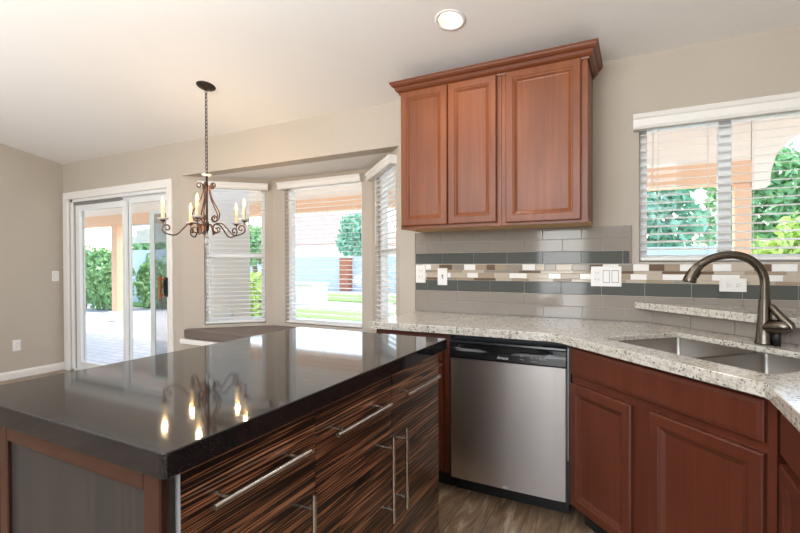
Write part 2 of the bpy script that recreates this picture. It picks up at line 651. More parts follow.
def gable(x0, x1):
    mb = MB()
    ys = (RY - .15, WY + .14)
    vs = []
    for x in (x0, x1):
        vs += [(x, ys[0], 0), (x, ys[1], 0), (x, ys[1], ceil_z(ys[1]) + .01), (x, ys[0], ceil_z(ys[0]) + .01)]
    mb.add(vs, [(0, 1, 2, 3), (7, 6, 5, 4), (0, 4, 5, 1), (1, 5, 6, 2), (2, 6, 7, 3), (3, 7, 4, 0)])
    return mb
gable(LX - .15, LX).build('wall_left', WALL, kind='structure')
gable(RX, RX + .15).build('wall_right', WALL, kind='structure')
wall_mb(Matrix.Translation((0, RY - .14, 0)), LX, RX, .14, 0, 3.62, [(-3.9, -1.75, 1.9, 3.0), (-1.7, -.8, 0, 3.0), (-.75, .7, 1.9, 3.0)]).build('wall_rear', WALL, kind='structure')  # unseen openings added for the rear fill light

# bay
BL0, BL1 = (-3.905, 2.92), (-3.294, 3.512)
BR0, BR1 = (-2.114, 3.512), (-1.525, 2.92)
FL, LLEN = frame_mat(BL0, BL1)
FC, CLEN = frame_mat(BL1, BR0)
FR, RLEN = frame_mat(BR0, BR1)
WLH = (.196, .772, .645, 2.045)
WCH = (.155, 1.070, .645, 2.045)
WRH = (.085, .735, .645, 2.045)
wall_mb(FL, 0, LLEN, .12, 0, 2.10, [WLH]).build('wall_bay_left', WALL, kind='structure')
wall_mb(FC, 0, CLEN, .12, 0, 2.10, [WCH]).build('wall_bay_center', WALL, kind='structure')
wall_mb(FR, 0, RLEN, .12, 0, 2.10, [WRH]).build('wall_bay_right', WALL, kind='structure')
slab_mb([(-3.98, 2.925), (-1.45, 2.925), (-2.07, 3.66), (-3.34, 3.66)], [], 2.10, 2.16).build('ceiling_bay', CEIL, kind='structure')
# window seat ledge
slab_mb([(-3.905, 2.885), (-1.525, 2.885), (-1.525, 2.915), (-2.118, 3.508), (-3.288, 3.508), (-3.900, 2.915)], [], .478, .525, .006).build('trim_seat_ledge', TRIM, kind='structure')

# baseboards
def baseboard(name, M, s0, s1):
    mb = MB()
    prof = [(0, 0), (-.014, 0), (-.014, .066), (-.010, .078), (-.005, .084), (0, .086)]
    n = len(prof)
    vs = [(s, p[0], p[1]) for s in (s0, s1) for p in prof]
    fs = [(i, (i + 1) % n, n + (i + 1) % n, n + i) for i in range(n)] + [tuple(range(n)), tuple(reversed(range(n, 2 * n)))]
    mb.add(vs, fs, M)
    return mb.build(name, TRIM, kind='structure')
ML = Matrix(((0, -1, 0, LX), (1, 0, 0, 0), (0, 0, 1, 0), (0, 0, 0, 1)))
baseboard('baseboard_left', ML, RY, WY - .001)
baseboard('baseboard_back', MW, -3.98, -1.40)

# ------------------------------------------------------------------ sliding glass door
def casing(name, M, s0, s1, z1, w=.085, wr=.075, t=.02):
    mb = MB()
    zt = z1 - w * .75
    mb.box(s0, s0 + w, -t, 0, 0, zt - .0005, .003, M)
    mb.box(s1 - wr, s1, -t, 0, 0, zt - .0005, .003, M)
    mb.box(s0, s1, -t, 0, zt, z1, .003, M)
    mb.box(s0 + w * .55, s0 + w * .98, -t - .006, -t + .001, 0, zt, .002, M)
    mb.box(s1 - wr * .98, s1 - wr * .5, -t - .006, -t + .001, 0, zt, .002, M)
    mb.box(s0 + w * .55, s1 - wr * .5, -t - .006, -t + .001, zt + .0005, z1 - w * .42, .002, M)
    return mb.build(name, TRIM, kind='structure')
casing('trim_1', MW, -5.995, -4.035, 2.082, .112, .07)

door = bpy.data.objects.new('door_1', None)
COL.objects.link(door)
door['kind'] = 'structure'
door.location = (0, WY, 0)
mb = MB()
x0, x1 = DO[0] + .002, DO[1] - .002
mb.box(x0, x0 + .045, .0, .13, 0, 2.018, .003)
mb.box(x1 - .035, x1, .0, .13, 0, 2.018, .003)
mb.box(x0, x1, .0, .13, 1.965, 2.018, .003)
mb.box(x0, x1, .0, .13, 0, .03, .003)
mb.build('door_frame', VINYL, door)
MB().box(x0 + .045, x0 + .075, .02, .10, .03, 1.965).box(x0 + .045, -4.93, .012, .05, 1.925, 1.962).build('track', ALU, door)
def sash(name, a, b, y0, y1, z0, z1, wl=.07, wr=.07, wt=.07, wb=.09):
    f = MB()
    f.box(a, a + wl, y0, y1, z0, z1, .004)
    f.box(b - wr, b, y0, y1, z0, z1, .004)
    f.box(a + wl, b - wr, y0, y1, z1 - wt, z1, .004)
    f.box(a + wl, b - wr, y0, y1, z0, z0 + wb, .004)
    o = f.build(name, VINYL, door)
    ym = (y0 + y1) / 2
    MB().box(a + wl - .005, b - wr + .005, ym - .003, ym + .003, z0 + wb - .005, z1 - wt + .005).build('pane', GLASS, o)
    return o
sash('sliding_panel', x0 + .078, -4.84, .015, .05, .03, 1.93, .085, .055)
sp_ = sash('fixed_panel', -4.93, x1 - .035, .06, .095, .03, 1.965, .09, .02)
# insect screen outside
f = MB()
f.box(-4.565, -4.495, .105, .125, .03, 1.80, .003)
f.box(-4.495, x1 - .036, .105, .125, 1.77, 1.80, .003)
f.box(-4.495, x1 - .036, .105, .125, .03, .075, .003)
o = f.build('screen_frame', VINYL, door)
MB().box(-4.5, x1 - .04, .113, .115, .07, 1.775).build('screen_mesh', SCREEN, o)
mb = MB()
mb.box(-4.145, -4.082, -.034, -.0265, .925, 1.115, .003)
h = mb.build('door_handle', BLACKM, door)
g = MB()
g.box(-4.172, -4.146, -.075, -.045, .895, 1.13, .008, seg=2)
g.box(-4.165, -4.12, -.05, -.033, .925, .945, .003)
g.box(-4.165, -4.12, -.05, -.033, 1.085, 1.105, .003)
g.build('grip', HANDLE_WOOD, h)

# ------------------------------------------------------------------ windows and blinds
def window(name, M, hole, t, hrail=None, vrail=None):
    s0, s1, z0, z1 = hole
    root = bpy.data.objects.new(name, None)
    COL.objects.link(root)
    root['kind'] = 'structure'
    root.matrix_world = M
    f = MB()
    y0, y1, w_ = t - .07, t - .005, .04
    f.box(s0, s0 + w_, y0, y1, z0, z1, .004)
    f.box(s1 - w_, s1, y0, y1, z0, z1, .004)
    f.box(s0 + w_, s1 - w_, y0, y1, z0, z0 + w_, .004)
    f.box(s0 + w_, s1 - w_, y0, y1, z1 - w_, z1, .004)
    if hrail:
        f.box(s0 + w_, s1 - w_, y0, y1, hrail - .025, hrail + .025, .004)
    if vrail:
        f.box(vrail[0], vrail[1], y0, y1, z0 + w_, z1 - w_, .004)
    f.build('window_frame', VINYL, root)
    if vrail:
        spans = [(s0 + w_, vrail[0], z0 + w_, z1 - w_), (vrail[1], s1 - w_, z0 + w_, z1 - w_)]
    elif hrail:
        spans = [(s0 + w_, s1 - w_, z0 + w_, hrail - .025), (s0 + w_, s1 - w_, hrail + .025, z1 - w_)]
    else:
        spans = [(s0 + w_, s1 - w_, z0 + w_, z1 - w_)]
    for a, b, c_, d in spans:
        MB().box(a - .005, b + .005, t - .04, t - .034, c_ - .005, d + .005).build('pane', GLASS, root)
    return root

def blind(M, hole, label, val, vz, tilt=.10, cords=(.12, .88), wand=.10):
    """2-inch slat blind in the window recess with a valance on the wall"""
    s0, s1, z0, z1 = hole
    root = thing('window_blind', label, 'blind', group='white slat blinds')
    root.matrix_world = M
    a, b = s0 + .006, s1 - .006
    v_ = MB()
    va, vb = val
    prof = [(0, vz[0]), (-.052, vz[0]), (-.058, vz[0] + .012), (-.052, vz[0] + .02), (-.052, vz[1] - .03), (-.060, vz[1] - .022), (-.066, vz[1] - .006), (-.062, vz[1]), (0, vz[1])]
    prof = [(y - .001, z) for y, z in prof]
    n = len(prof)
    v_.add([(s, p[0], p[1]) for s in (va, vb) for p in prof],
           [(i, (i + 1) % n, n + (i + 1) % n, n + i) for i in range(n)] + [tuple(range(n)), tuple(reversed(range(n, 2 * n)))])
    v_.build('valance', TRIM, root)
    MB().box(a, b, .004, .048, z1 - .045, z1 - .003, .002).build('headrail', SLAT, root)
    sl = MB()
    z = z1 - .078
    R = Matrix.Rotation(tilt, 4, 'X')
    while z > z0 + .05:
        sl.box(a, b, -.024, .024, -.0014, .0014, M=Matrix.Translation((0, .027, z)) @ R)
        z -= .0435
    sl.build('slats', SLAT, root)
    MB().box(a, b, .003, .051, z0 + .008, z0 + .026, .004).build('bottom_rail', SLAT, root)
    for cfr in cords:
        x = a + (b - a) * cfr
        cd = MB()
        for y in (.004, .050):
            cd.tube([(x, y, z0 + .02), (x, y, z1 - .04)], .0011, 5)
        cd.build('ladder_cord', CORD, root)
    x = a + (b - a) * wand
    MB().tube([(x, -.006, z1 - .05), (x, -.008, z1 - .05 - .42 * (z1 - z0))], .003, 6).build('tilt_wand', CORD, root)
    return root

window('window_1', FL, WLH, .12, hrail=1.325)
blind(FL, WLH, 'white slat blind on the left window of the bay, behind the chandelier', (.15, .80), (1.985, 2.05), .06)
window('window_2', FC, WCH, .12)
blind(FC, WCH, 'white slat blind on the wide middle window of the bay', (.105, 1.085), (1.985, 2.055), .06, (.14, .5, .9))
window('window_3', FR, WRH, .12, hrail=1.345)
blind(FR, WRH, 'narrow white slat blind on the right window of the bay, next to the wall cabinets', (-.0, .765), (1.985, 2.05), .06)
window('window_4', MW, KW, .14, vrail=(.392, .452))
blind(MW, KW, 'white slat blind with a heavy valance on the window above the sink', (-.018, .862), (1.992, 2.076), .20, (.11, .40, .64, .9), .075)

# cushion on the window seat
mb = slab_mb([(-3.86, 2.90), (-1.56, 2.90), (-1.57, 2.94), (-2.13, 3.49), (-3.27, 3.49), (-3.85, 2.935)], [], .529, .622, .02)
cu = mb.build('seat_cushion', CUSHION)
tag(cu, 'flat taupe cushion on the white window seat in the bay', 'cushion')
pp = [(-3.862, 2.899, .608), (-1.558, 2.899, .608)]
MB().tube(pp, .004, 6).build('piping', CUSHION, cu)

# ------------------------------------------------------------------ backsplash
bs = bpy.data.objects.new('backsplash', None)
COL.objects.link(bs)
bs['kind'] = 'structure'
X0B, X1B = -1.395, -.036
TW = .2242
rnd = random.Random(4)
def course(z0, z1, xj, xe, name, material):
    mb = MB()
    x = xj
    while x > X0B:
        x -= TW
    while x < xe:
        a, b = max(x, X0B), min(x + TW, xe)
        if b - a > .01:
            mb.box(a + .001, b - .001, WY - .008, WY - .001, z0 + .001, z1 - .001, .0015)
        x += TW
    mb.build(name, material, bs)
course(.91, .983, -.289, RX, 'pale_tile_course', TILE_L)
course(.983, 1.056, -.178, RX, 'pale_tile_course', TILE_L)
course(1.056, 1.131, -.178 - .006, RX, 'dark_tile_course', TILE_D)
course(1.241, 1.316, -.0705, X1B, 'dark_tile_course', TILE_D)
course(1.316, 1.390, -.178, X1B, 'pale_tile_course', TILE_L)
course(1.390, 1.462, -.0705, X1B, 'pale_tile_course', TILE_L)
mb = MB()
zr = [(1.131, 1.149), (1.149, 1.182), (1.182, 1.200), (1.200, 1.238)]
pal = [[3, 1, 1, 2, 4], [0, 2, 0, 1, 2], [1, 2, 2, 4, 3], [0, 4, 0, 3, 2, 0, 1]]
lens = [(.09, .16), (.07, .13), (.12, .24), (.055, .105)]
for (za, zb), p, ln in zip(zr, pal, lens):
    x = X0B - rnd.random() * .05
    last = -1
    while x < RX:
        wd = rnd.uniform(*ln)
        k = rnd.choice([q for q in p if q != last])
        last = k
        a, b = max(x, X0B), min(x + wd, RX)
        if b - a > .006:
            mb.box(a + .0008, b - .0008, WY - .0085, WY - .001, za + .0008, zb - .0008, .0012, mi=k)
        x += wd
mb.build('mosaic_band', MOS, bs)
g = MB()
g.box(X0B, X1B, WY - .005, WY - .0003, .91, 1.462)
g.box(X1B, RX, WY - .005, WY - .0003, .91, 1.238)
g.build('grout', GROUT, bs)
MB().box(X1B, X1B + .012, WY - .008, WY - .0003, 1.24, 1.462, .002).box(X0B - .006, X0B, WY - .008, WY - .0003, .911, 1.462, .002).build('edge_strip', TILE_L, bs)

# outlets and switches
def plate(name, label, cat, M, w_, h_, slots=(), rockers=(), toggles=(), group=None):
    root = thing(name, label, cat, group=group)
    root.matrix_world = M
    MB().box(-w_ / 2, w_ / 2, -.006, 0, -h_ / 2, h_ / 2, .0025, seg=2).build('cover_plate', PLATE, root)
    for (x, z, hor) in slots:
        rc = MB()
        rc.box(x - .0165, x + .0165, -.0085, -.0055, z - .014, z + .014, .004, seg=2) if not hor else rc.box(x - .014, x + .014, -.0085, -.0055, z - .0165, z + .0165, .004, seg=2)
        so = rc.build('socket', PLATE, root)
        sm = MB()
        if hor:
            for d in (-.006, .006):
                sm.box(x - .006, x + .002, -.0089, -.008, z + d - .0012, z + d + .0012)
            sm.box(x + .006, x + .009, -.0089, -.008, z - .002, z + .002)
        else:
            for d in (-.006, .006):
                sm.box(x + d - .0012, x + d + .0012, -.0089, -.008, z - .002, z + .006)
            sm.box(x - .002, x + .002, -.0089, -.008, z - .009, z - .006)
        sm.build('slots', PLATE_DARK, so)
    for (x, z) in rockers:
        MB().box(x - .0185, x + .0185, -.0064, -.0058, z - .036, z + .036).build('rocker_gap', PLATE_DARK, root)
        MB().box(x - .0165, x + .0165, -.0095, -.0055, z - .0335, z + .0335, .002, seg=2).build('rocker', PLATE, root)
    for (x, z) in toggles:
        MB().box(x - .006, x + .006, -.0066, -.0058, z - .013, z + .013).build('toggle_slot', PLATE_DARK, root)
        MB().box(-.004, .004, -.016, 0, -.006, .006, .002, Matrix.Translation((x, -.005, z)) @ Matrix.Rotation(.5, 4, 'X')).build('toggle', PLATE, root)
    return root
def onback(x, z):
    return Matrix.Translation((x, WY - .009, z))
plate('outlet_plate', 'white duplex outlet plate nearest the left end of the tile backsplash', 'outlet', onback(-1.353, 1.171), .076, .124, slots=((0, .02, 0), (0, -.02, 0)))
plate('light_switch', 'white toggle switch plate second from the left end of the backsplash', 'switch', onback(-1.188, 1.154), .072, .117, toggles=((0, 0),))
plate('switch_plate', 'wide white plate with one outlet and two rocker switches on the backsplash', 'switch', onback(-.159, 1.167), .163, .117,
      slots=((-.048, .02, 0), (-.048, -.02, 0)), rockers=((0.002, 0), (.049, 0)))
plate('outlet_plate', 'white outlet plate mounted sideways on dark tile behind the faucet', 'outlet', onback(.446, 1.128), .117, .07, slots=((-.02, 0, 1), (.02, 0, 1)))
def onleft(y, z):
    return Matrix.Translation((LX + .0005, y, z)) @ Matrix.Rotation(PI / 2, 4, 'Z')
plate('light_switch', 'white switch plate at chest height on the left wall near the glass door', 'switch', onleft(2.832, 1.108), .07, .117, rockers=((0, 0),))
plate('outlet_plate', 'white outlet plate low on the left wall above the baseboard', 'outlet', onleft(2.45, .36), .074, .12, slots=((0, .02, 0), (0, -.02, 0)))

# ------------------------------------------------------------------ cabinet parts
def panel_door(w_, h_, t=.02, fr=.058, name='door', material=CHERRY, parent=None, x=0, z=0, y=0):
    """framed door with a stepped moulding and flat recessed panel; front at -t"""
    mb = MB()
    ins = [0, .0, .005, fr - .018, fr - .014, fr - .010, fr + .004, fr + .008]
    dep = [0, -t + .004, -t, -t, -t + .0035, -t + .004, -t + .0125, -t + .0135]
    rects = [(i_, w_ - i_, i_, h_ - i_) for i_ in ins]
    mb.rings(rects, dep)
    mb.add([(0, 0, 0), (w_, 0, 0), (w_, 0, h_), (0, 0, h_)], [(3, 2, 1, 0)])
    o = mb.build(name, material, parent)
    o.location = (x, y, z)
    return o

def slab_front(w_, h_, t=.02, name='drawer', material=CHERRY_SHADED, parent=None, x=0, z=0, y=0):
    mb = MB()
    ins = [0, 0, .004, .012, .016]
    dep = [0, -t + .006, -t + .003, -t + .001, -t]
    mb.rings([(i_, w_ - i_, i_, h_ - i_) for i_ in ins], dep)
    mb.add([(0, 0, 0), (w_, 0, 0), (w_, 0, h_), (0, 0, h_)], [(3, 2, 1, 0)])
    o = mb.build(name, material, parent)
    o.location = (x, y, z)
    return o

# wall cabinets: local y = 0 is the face frame front, +y to the wall
UF = 2.605
def wall_cabinet(x0, x1, z0, z1, label, doors):
    root = thing('wall_cabinet', label, 'cabinet', (x0, UF, z0))
    w_, h_ = x1 - x0, z1 - z0
    d = WY - UF - .001
    body = MB()
    body.box(0, w_, .02, d, .018, h_)
    body.box(0, w_, 0, .02, 0, h_)
    bo = body.build('cabinet_body', CHERRY, root)
    MB().box(0, w_, .021, d - .002, .0, .0175).build('underside', MAPLE, bo)
    for a, b, c_, e in doors:
        panel_door(b - a, e - c_, parent=root, x=a - x0, z=c_ - z0, y=-.001)
    return root
wall_cabinet(-1.350, -.695, 1.465, 2.36, 'cherry wall cabinet with two narrow doors, nearer the bay', [(-1.341, -1.026, 1.486, 2.338), (-1.019, -.721, 1.486, 2.338)])
wall_cabinet(-.693, -.232, 1.465, 2.36, 'cherry wall cabinet with one wide door, nearer the sink window', [(-.666, -.264, 1.480, 2.338)])

# crown moulding swept round three sides
prof = [(0, 2.330), (.014, 2.330), (.017, 2.338), (.017, 2.343), (.030, 2.347), (.046, 2.357), (.056, 2.370), (.056, 2.376), (.066, 2.378), (.082, 2.386), (.094, 2.397), (.096, 2.403), (.104, 2.404), (.104, 2.416), (0, 2.416)]
path = [((-1.350, WY - .002), (-1, 0)), ((-1.350, UF - .001), (-1, -1)), ((-.232, UF - .001), (1, -1)), ((-.232, WY - .002), (1, 0))]
vs, fs = [], []
n = len(prof)
for (px, py), (dx, dy) in path:
    for o_, z in prof:
        o_ = o_ * .52 + .0012
        vs.append((px + dx * o_, py + dy * o_, 2.330 + (z - 2.330) * .86))
for i in range(3):
    for k in range(n):
        k2 = (k + 1) % n
        fs.append((i * n + k, i * n + k2, (i + 1) * n + k2, (i + 1) * n + k))
fs += [tuple(range(n)), tuple(reversed(range(3 * n, 4 * n)))]
cr = MB().add(vs, fs).build('crown_molding', CHERRY_H)
tag(cr, 'stepped cherry crown molding along the top of the wall cabinets', 'molding')

# base cabinets: local y = 0 is the face frame front
def base_cabinet(name, label, loc, rz, w_, depth, drawers, doors, group=None, bodypoly=None):
    root = thing(name, label, 'cabinet', loc, rz, group)
    b = MB()
    b.box(0, w_, 0, .02, .10, .868)
    b.box(0, .018, .02, depth, .10, .868)
    b.box(w_ - .018, w_, .02, depth, .10, .868)
    b.box(0.018, w_ - .018, .02, depth, .10, .118)
    b.build('cabinet_body', CHERRY_SHADED, root)
    MB().box(.0, w_, .07, .085, 0, .10).build('toe_kick', TOEKICK, root)
    for a, c_, bw, bh in drawers:
        slab_front(bw, bh, parent=root, x=a, z=c_, y=-.001, material=CHERRY_SHADED)
    for a, c_, bw, bh in doors:
        panel_door(bw, bh, parent=root, x=a, z=c_, y=-.001, material=CHERRY_SHADED)
    return root
base_cabinet('base_cabinet', 'cherry base cabinet left of the dishwasher, partly behind the island', (-1.365, 2.31, 0), 0, .462, .6,
             [(.02, .715, .408, .13)], [(.02, .115, .408, .58)])
SF = 2.0
sx0 = -1.795
org = ((SF + sx0 / S2) / 2, (SF - sx0 / S2) / 2, 0)
base_cabinet('sink_cabinet', 'cherry corner base cabinet under the sink with two doors', org, -PI / 4, .885, .45,
             [(.008, .726, .852, .125)], [(.008, .115, .362, .572), (.458, .115, .402, .578)])
base_cabinet('base_cabinet', 'cherry base cabinet at the right edge, after the sink corner', (.372, 1.615, 0), -PI / 2, .9, .58,
             [(.012, .715, .43, .14), (.455, .715, .43, .14)], [(.012, .115, .43, .575), (.455, .115, .43, .575)])

# ------------------------------------------------------------------ dishwasher
dw = thing('dishwasher', 'stainless dishwasher with a black control strip under the granite counter', 'dishwasher', (-.593, 2.29, 0))
hw = .295
MB().box(-hw + .004, hw - .002, .03, .58, .105, .862).build('tub', BLACKM, dw)
dp = MB()
prof = [(-hw, 0), (-hw + .004, -.004), (-hw + .06, -.008), (0, -.010), (hw - .06, -.008), (hw - .004, -.004), (hw, 0)]
vs = []
for z in (.098, .742):
    vs += [(x, y, z) for x, y in prof]
k = len(prof)
fs = [(i, i + 1, k + i + 1, k + i) for i in range(k - 1)]
o_ = len(vs)
for z in (.098, .742):
    vs += [(-hw, .028, z), (hw, .028, z)]
fs += [(0, k, o_ + 2, o_), (k - 1, o_ + 1, o_ + 3, 2 * k - 1), (o_, o_ + 2, o_ + 3, o_ + 1)]
fs += [tuple(range(k)) + (o_ + 1, o_), tuple(range(k, 2 * k)) + (o_ + 3, o_ + 2)]
dp.add(vs, fs)
dpo = dp.build('steel_door', STEEL, dw)
# control strip with a scooped finger pull
cp = MB()
NXC = 40
rows = []
for i in range(NXC + 1):
    x = -hw + 2 * hw * i / NXC
    e = 1 / (1 + math.exp(-(x + .24) / .012)) * 1 / (1 + math.exp((x - .20) / .012))
    lip = .022 * math.exp(-((x + .03) / .055) ** 2)
    rows.append([(x, .0, .746), (x, -.016, .746), (x, -.018, .752), (x, -.017, .785), (x, -.016 + .006 * e, .797 - lip), (x, -.016 + .016 * e, .803 - lip), (x, -.016 + .014 * e, .822), (x, -.018, .829), (x, -.017, .838), (x, -.006, .845), (x, 0.02, .846)])
nn_ = len(rows[0])
cp.add([p for r in rows for p in r], [(i * nn_ + j, i * nn_ + j + 1, (i + 1) * nn_ + j + 1, (i + 1) * nn_ + j) for i in range(NXC) for j in range(nn_ - 1)])
cp.add(rows[0] + [(-hw, .02, .746)], [tuple(range(nn_ + 1))])
cp.add(rows[-1] + [(hw, .02, .746)], [tuple(range(nn_ + 1))])
cpo = cp.build('control_panel', BLACKP, dw)
MB().box(-hw, hw, .0, .03, .742, .8462).build('panel_back', BLACKM, dw)
MB().box(-hw, hw, .085, .10, 0, .10).build('kick_plate', TOEKICK, dw)
MB().box(hw + .0, hw + .020, -.001, .03, .09, .858).build('side_seal', BLACKM, dw)
MB().box(-hw - .012, -hw, .01, .03, .10, .858).build('side_seal', BLACKM, dw)
MB().box(hw + .006, hw + .010, -.004, .0, .30, .84, .001).build('bright_edge', STEEL, dw)
MB().box(-.01, .012, -.012, -.0095, .102, .112).build('badge', LOGO, dpo)

def text(body, size, M, material, parent, name, shear=0, depth=.0004):
    c_ = bpy.data.curves.new(name, 'FONT')
    c_.body = body
    c_.size = size
    c_.shear = shear
    c_.extrude = depth
    c_.align_x = 'CENTER'
    c_.align_y = 'CENTER'
    t_ = bpy.data.objects.new(name + '_tmp', c_)
    COL.objects.link(t_)
    dg = bpy.context.evaluated_depsgraph_get()
    me = bpy.data.meshes.new_from_object(t_.evaluated_get(dg))
    me.name = name
    bpy.data.objects.remove(t_)
    me.materials.clear()
    me.materials.append(material)
    o = bpy.data.objects.new(name, me)
    COL.objects.link(o)
    o.parent = parent
    o.matrix_local = M
    return o
RXM = Matrix.Rotation(PI / 2, 4, 'X')
text('Amana', .021, Matrix.Translation((-.010, -.0182, .767)) @ RXM, LOGO, cpo, 'logo_lettering', .25)
for x, z, w_, h_ in [(.085, .785, .012, .003), (.086, .768, .02, .002), (.137, .781, .016, .003), (.158, .782, .014, .003), (.146, .764, .034, .002),
                     (.177, .778, .007, .009), (.189, .779, .006, .008), (.200, .779, .009, .009), (.215, .785, .018, .002)]:
    MB().box(x - w_ / 2, x + w_ / 2, -.0184, -.0168, z - h_ / 2, z + h_ / 2).build('button_mark', LOGO_DIM, cpo)

# ------------------------------------------------------------------ granite counter, raised bar, sink
CZ0, CZ1 = .870, .910
sink_c = (.268, 2.148)
SHX, SHY = .357, .226
cut = round_rect(sink_c[0], sink_c[1], SHX, SHY, .02, -PI / 4)
CF = 1.925
outer = [(-1.386, 2.262)]
bx, by = CF - 2.262, 2.262
outer += [(bx - .05, 2.262), (bx - .012, by - .004), (bx + .02, by - .024)]
outer += [(.305, CF - .305), (.320, 1.598), (.325, 1.580), (.325, .70), (RX - .001, .70), (RX - .001, WY - .009), (-1.386, WY - .009)]
cut2 = round_rect(sink_c[0], sink_c[1], SHX + .03, SHY + .03, .03, -PI / 4)
CS0 = .886                      # underside of the slab proper; the edge is built up below it
mbt = slab_mb(outer, [cut], CS0, CZ1, .003)
mlow = slab_mb(outer, [cut2], CZ0, CS0 + .0005)
mbt.add(mlow.v, mlow.f)
ctop = mbt.build('countertop', GRANITE)
tag(ctop, 'pale speckled granite counter wrapping the sink corner', 'countertop')

# pony wall behind the sink, tiled, with the raised granite shelf on it
rc = 2.985
mbr = slab_mb([(rc - WY + .012, WY - .0095), (RX - .002, rc - RX + .003), (RX - .002, WY - .0095)], [], CZ1 + .0005, .985)
mbr.build('wall_riser', TILE_L, kind='structure')
rt_ = MB()
MDI = Matrix(((S2, S2, 0, (rc - WY + .012)), (-S2, S2, 0, WY - .0095), (0, 0, 1, 0), (0, 0, 0, 1)))
x = .02
ln = (RX - (rc - WY)) / S2 - .03
while x < ln:
    b = min(x + TW, ln)
    rt_.box(x + .001, b - .001, -.009, -.001, CZ1 + .001, .984, .0015, M=MDI)
    x += TW
rt_.build('backsplash_riser', TILE_L, kind='structure')
bc = 2.900
bar = slab_mb([(bc - WY + .0095, WY - .0095), (RX - .001, bc - RX), (RX - .001, WY - .0095)], [], .986, 1.024, .004).build('bar_shelf', GRANITE)
tag(bar, 'raised triangular granite shelf in the corner behind the sink', 'shelf')

sk = thing('sink', 'undermount double bowl stainless sink set diagonally in the corner', 'sink', (sink_c[0], sink_c[1], 0), -PI / 4)
def bowl(x0, x1, depth):
    b = MB()
    cx, hx = (x0 + x1) / 2, (x1 - x0) / 2
    loops = []
    for dz, ins, r in ((-.001, 0, .02), (-.02, .001, .02), (-depth + .03, .008, .024), (-depth + .008, .016, .03), (-depth, .035, .04)):
        loops.append([(p[0], p[1], CS0 - .001 + dz) for p in round_rect(cx, 0, hx - ins, SHY + .004 - ins, r)])
    q = len(loops[0])
    vs_ = [p for l_ in loops for p in l_]
    fs_ = [(i * q + k_, i * q + (k_ + 1) % q, (i + 1) * q + (k_ + 1) % q, (i + 1) * q + k_) for i in range(len(loops) - 1) for k_ in range(q)]
    b.add(vs_, fs_, None, True)
    b.add(loops[-1], [tuple(range(q))])
    return b, cx
for a, b_x, dpt in ((-SHX - .004, .012, .20), (.034, SHX + .004, .20)):
    bb, cx = bowl(a, b_x, dpt)
    bo = bb.build('bowl', SINKM, sk, fix=False)
    dr = MB()
    zb = CS0 - .001 - dpt
    dr.lathe([(.0, zb + .004), (.03, zb + .003), (.043, zb + .002), (.045, zb + .0005)], 20, Matrix.Translation((cx, 0, 0)))
    dr.build('drain', STEEL, bo)
MB().box(.0135, .0325, -SHY + .002, SHY - .002, CS0 - .06, CS0 - .008, .006, seg=2).build('divider', SINKM, sk)

# faucet: local -y points to the sink bowl
fa = thing('faucet', 'dark nickel gooseneck faucet with pull-down head behind the sink', 'faucet', (.468, 2.352, CZ1 + .0005), math.radians(-80))
MB().lathe([(0, 0), (.034, 0), (.0345, .006), (.031, .014), (.028, .06), (.0245, .11), (.0215, .165), (.0205, .185), (.0205, .188), (0, .188)], 28).build('faucet_body', NICKEL, fa)
RB = Matrix.Rotation(math.radians(-52), 4, 'Z')
pts = [(0, 0, .185), (0, 0, .215), (0, 0, .235)]
for k in range(0, 15):
    a = PI / 2 * k / 14
    pts.append((0, -.118 + .118 * math.cos(a), .252 + .118 * math.sin(a)))
def left_arc(t_):
    return Vector((0, -.118 - .155 * math.sin(t_), .235 + .135 * math.cos(t_)))
for k in range(1, 10):
    pts.append(tuple(left_arc(math.radians(46) * k / 9)))
MB().tube(pts, .0168, 16).build('spout', NICKEL, fa)
hp = [left_arc(math.radians(d)) for d in (45.8, 47, 49, 53, 60, 68, 76, 81, 82.5)]
MB().tube(hp, [.0168, .0150, .0182, .0192, .0205, .0225, .0252, .0268, .0250], 18).build('spray_head', NICKEL, fa)
MB().box(-.005, .005, -.004, .004, -.016, .016, .003, Matrix.Translation(left_arc(math.radians(66)) + Vector((0, .0235, -.005))) @ Matrix.Rotation(-.45, 4, 'X')).build('spray_button', BLACKM, fa)
MB().tube([(0, .0, .070), (0, .035, .076), (0, .066, .080), (0, .088, .082), (0, .096, .082)], [.026, .031, .030, .023, .014], 16, RB).build('valve_barrel', NICKEL, fa)
MB().tube([(0, .100, .074), (0, .094, .088), (0, .066, .112), (0, .042, .138), (0, .028, .158), (0, .024, .166)], [.012, .0155, .0155, .0145, .012, .007], 12, RB).build('lever', NICKEL, fa)
MB().lathe([(0, 0), (.0125, 0), (.0125, .066), (0, .068)], 16, RB @ Matrix.Translation((0, .046, 0))).build('dark_post', BLACKM, fa)  # dark upright cylinder below the valve barrel

# ------------------------------------------------------------------ island
IX0, IX1, IY0, IY1 = -1.555, -.733, .508, 1.85
it = slab_mb(round_rect((IX0 + IX1) / 2, (IY0 + IY1) / 2, (IX1 - IX0) / 2, (IY1 - IY0) / 2, .012, 0, 4), [], .872, .920, .003).build('island_countertop', QUARTZ)
tag(it, 'polished black speckled quartz top of the kitchen island', 'countertop')
def pull(length, parent, loc, vert=False):
    mb = MB()
    h_ = length / 2
    if vert:
        mb.tube([(.036, 0, -h_), (.036, 0, h_)], .0066, 12)
        for z in (-h_ + .04, h_ - .04):
            mb.tube([(0, 0, z), (.036, 0, z)], .005, 10)
    else:
        mb.tube([(.036, -h_, 0), (.036, h_, 0)], .0066, 12)
        for y in (-h_ + .04, h_ - .04):
            mb.tube([(0, y, 0), (.036, y, 0)], .005, 10)
    o = mb.build('bar_pull', PULL, parent)
    o.location = loc
    return o
IF = -.772   # carcass face
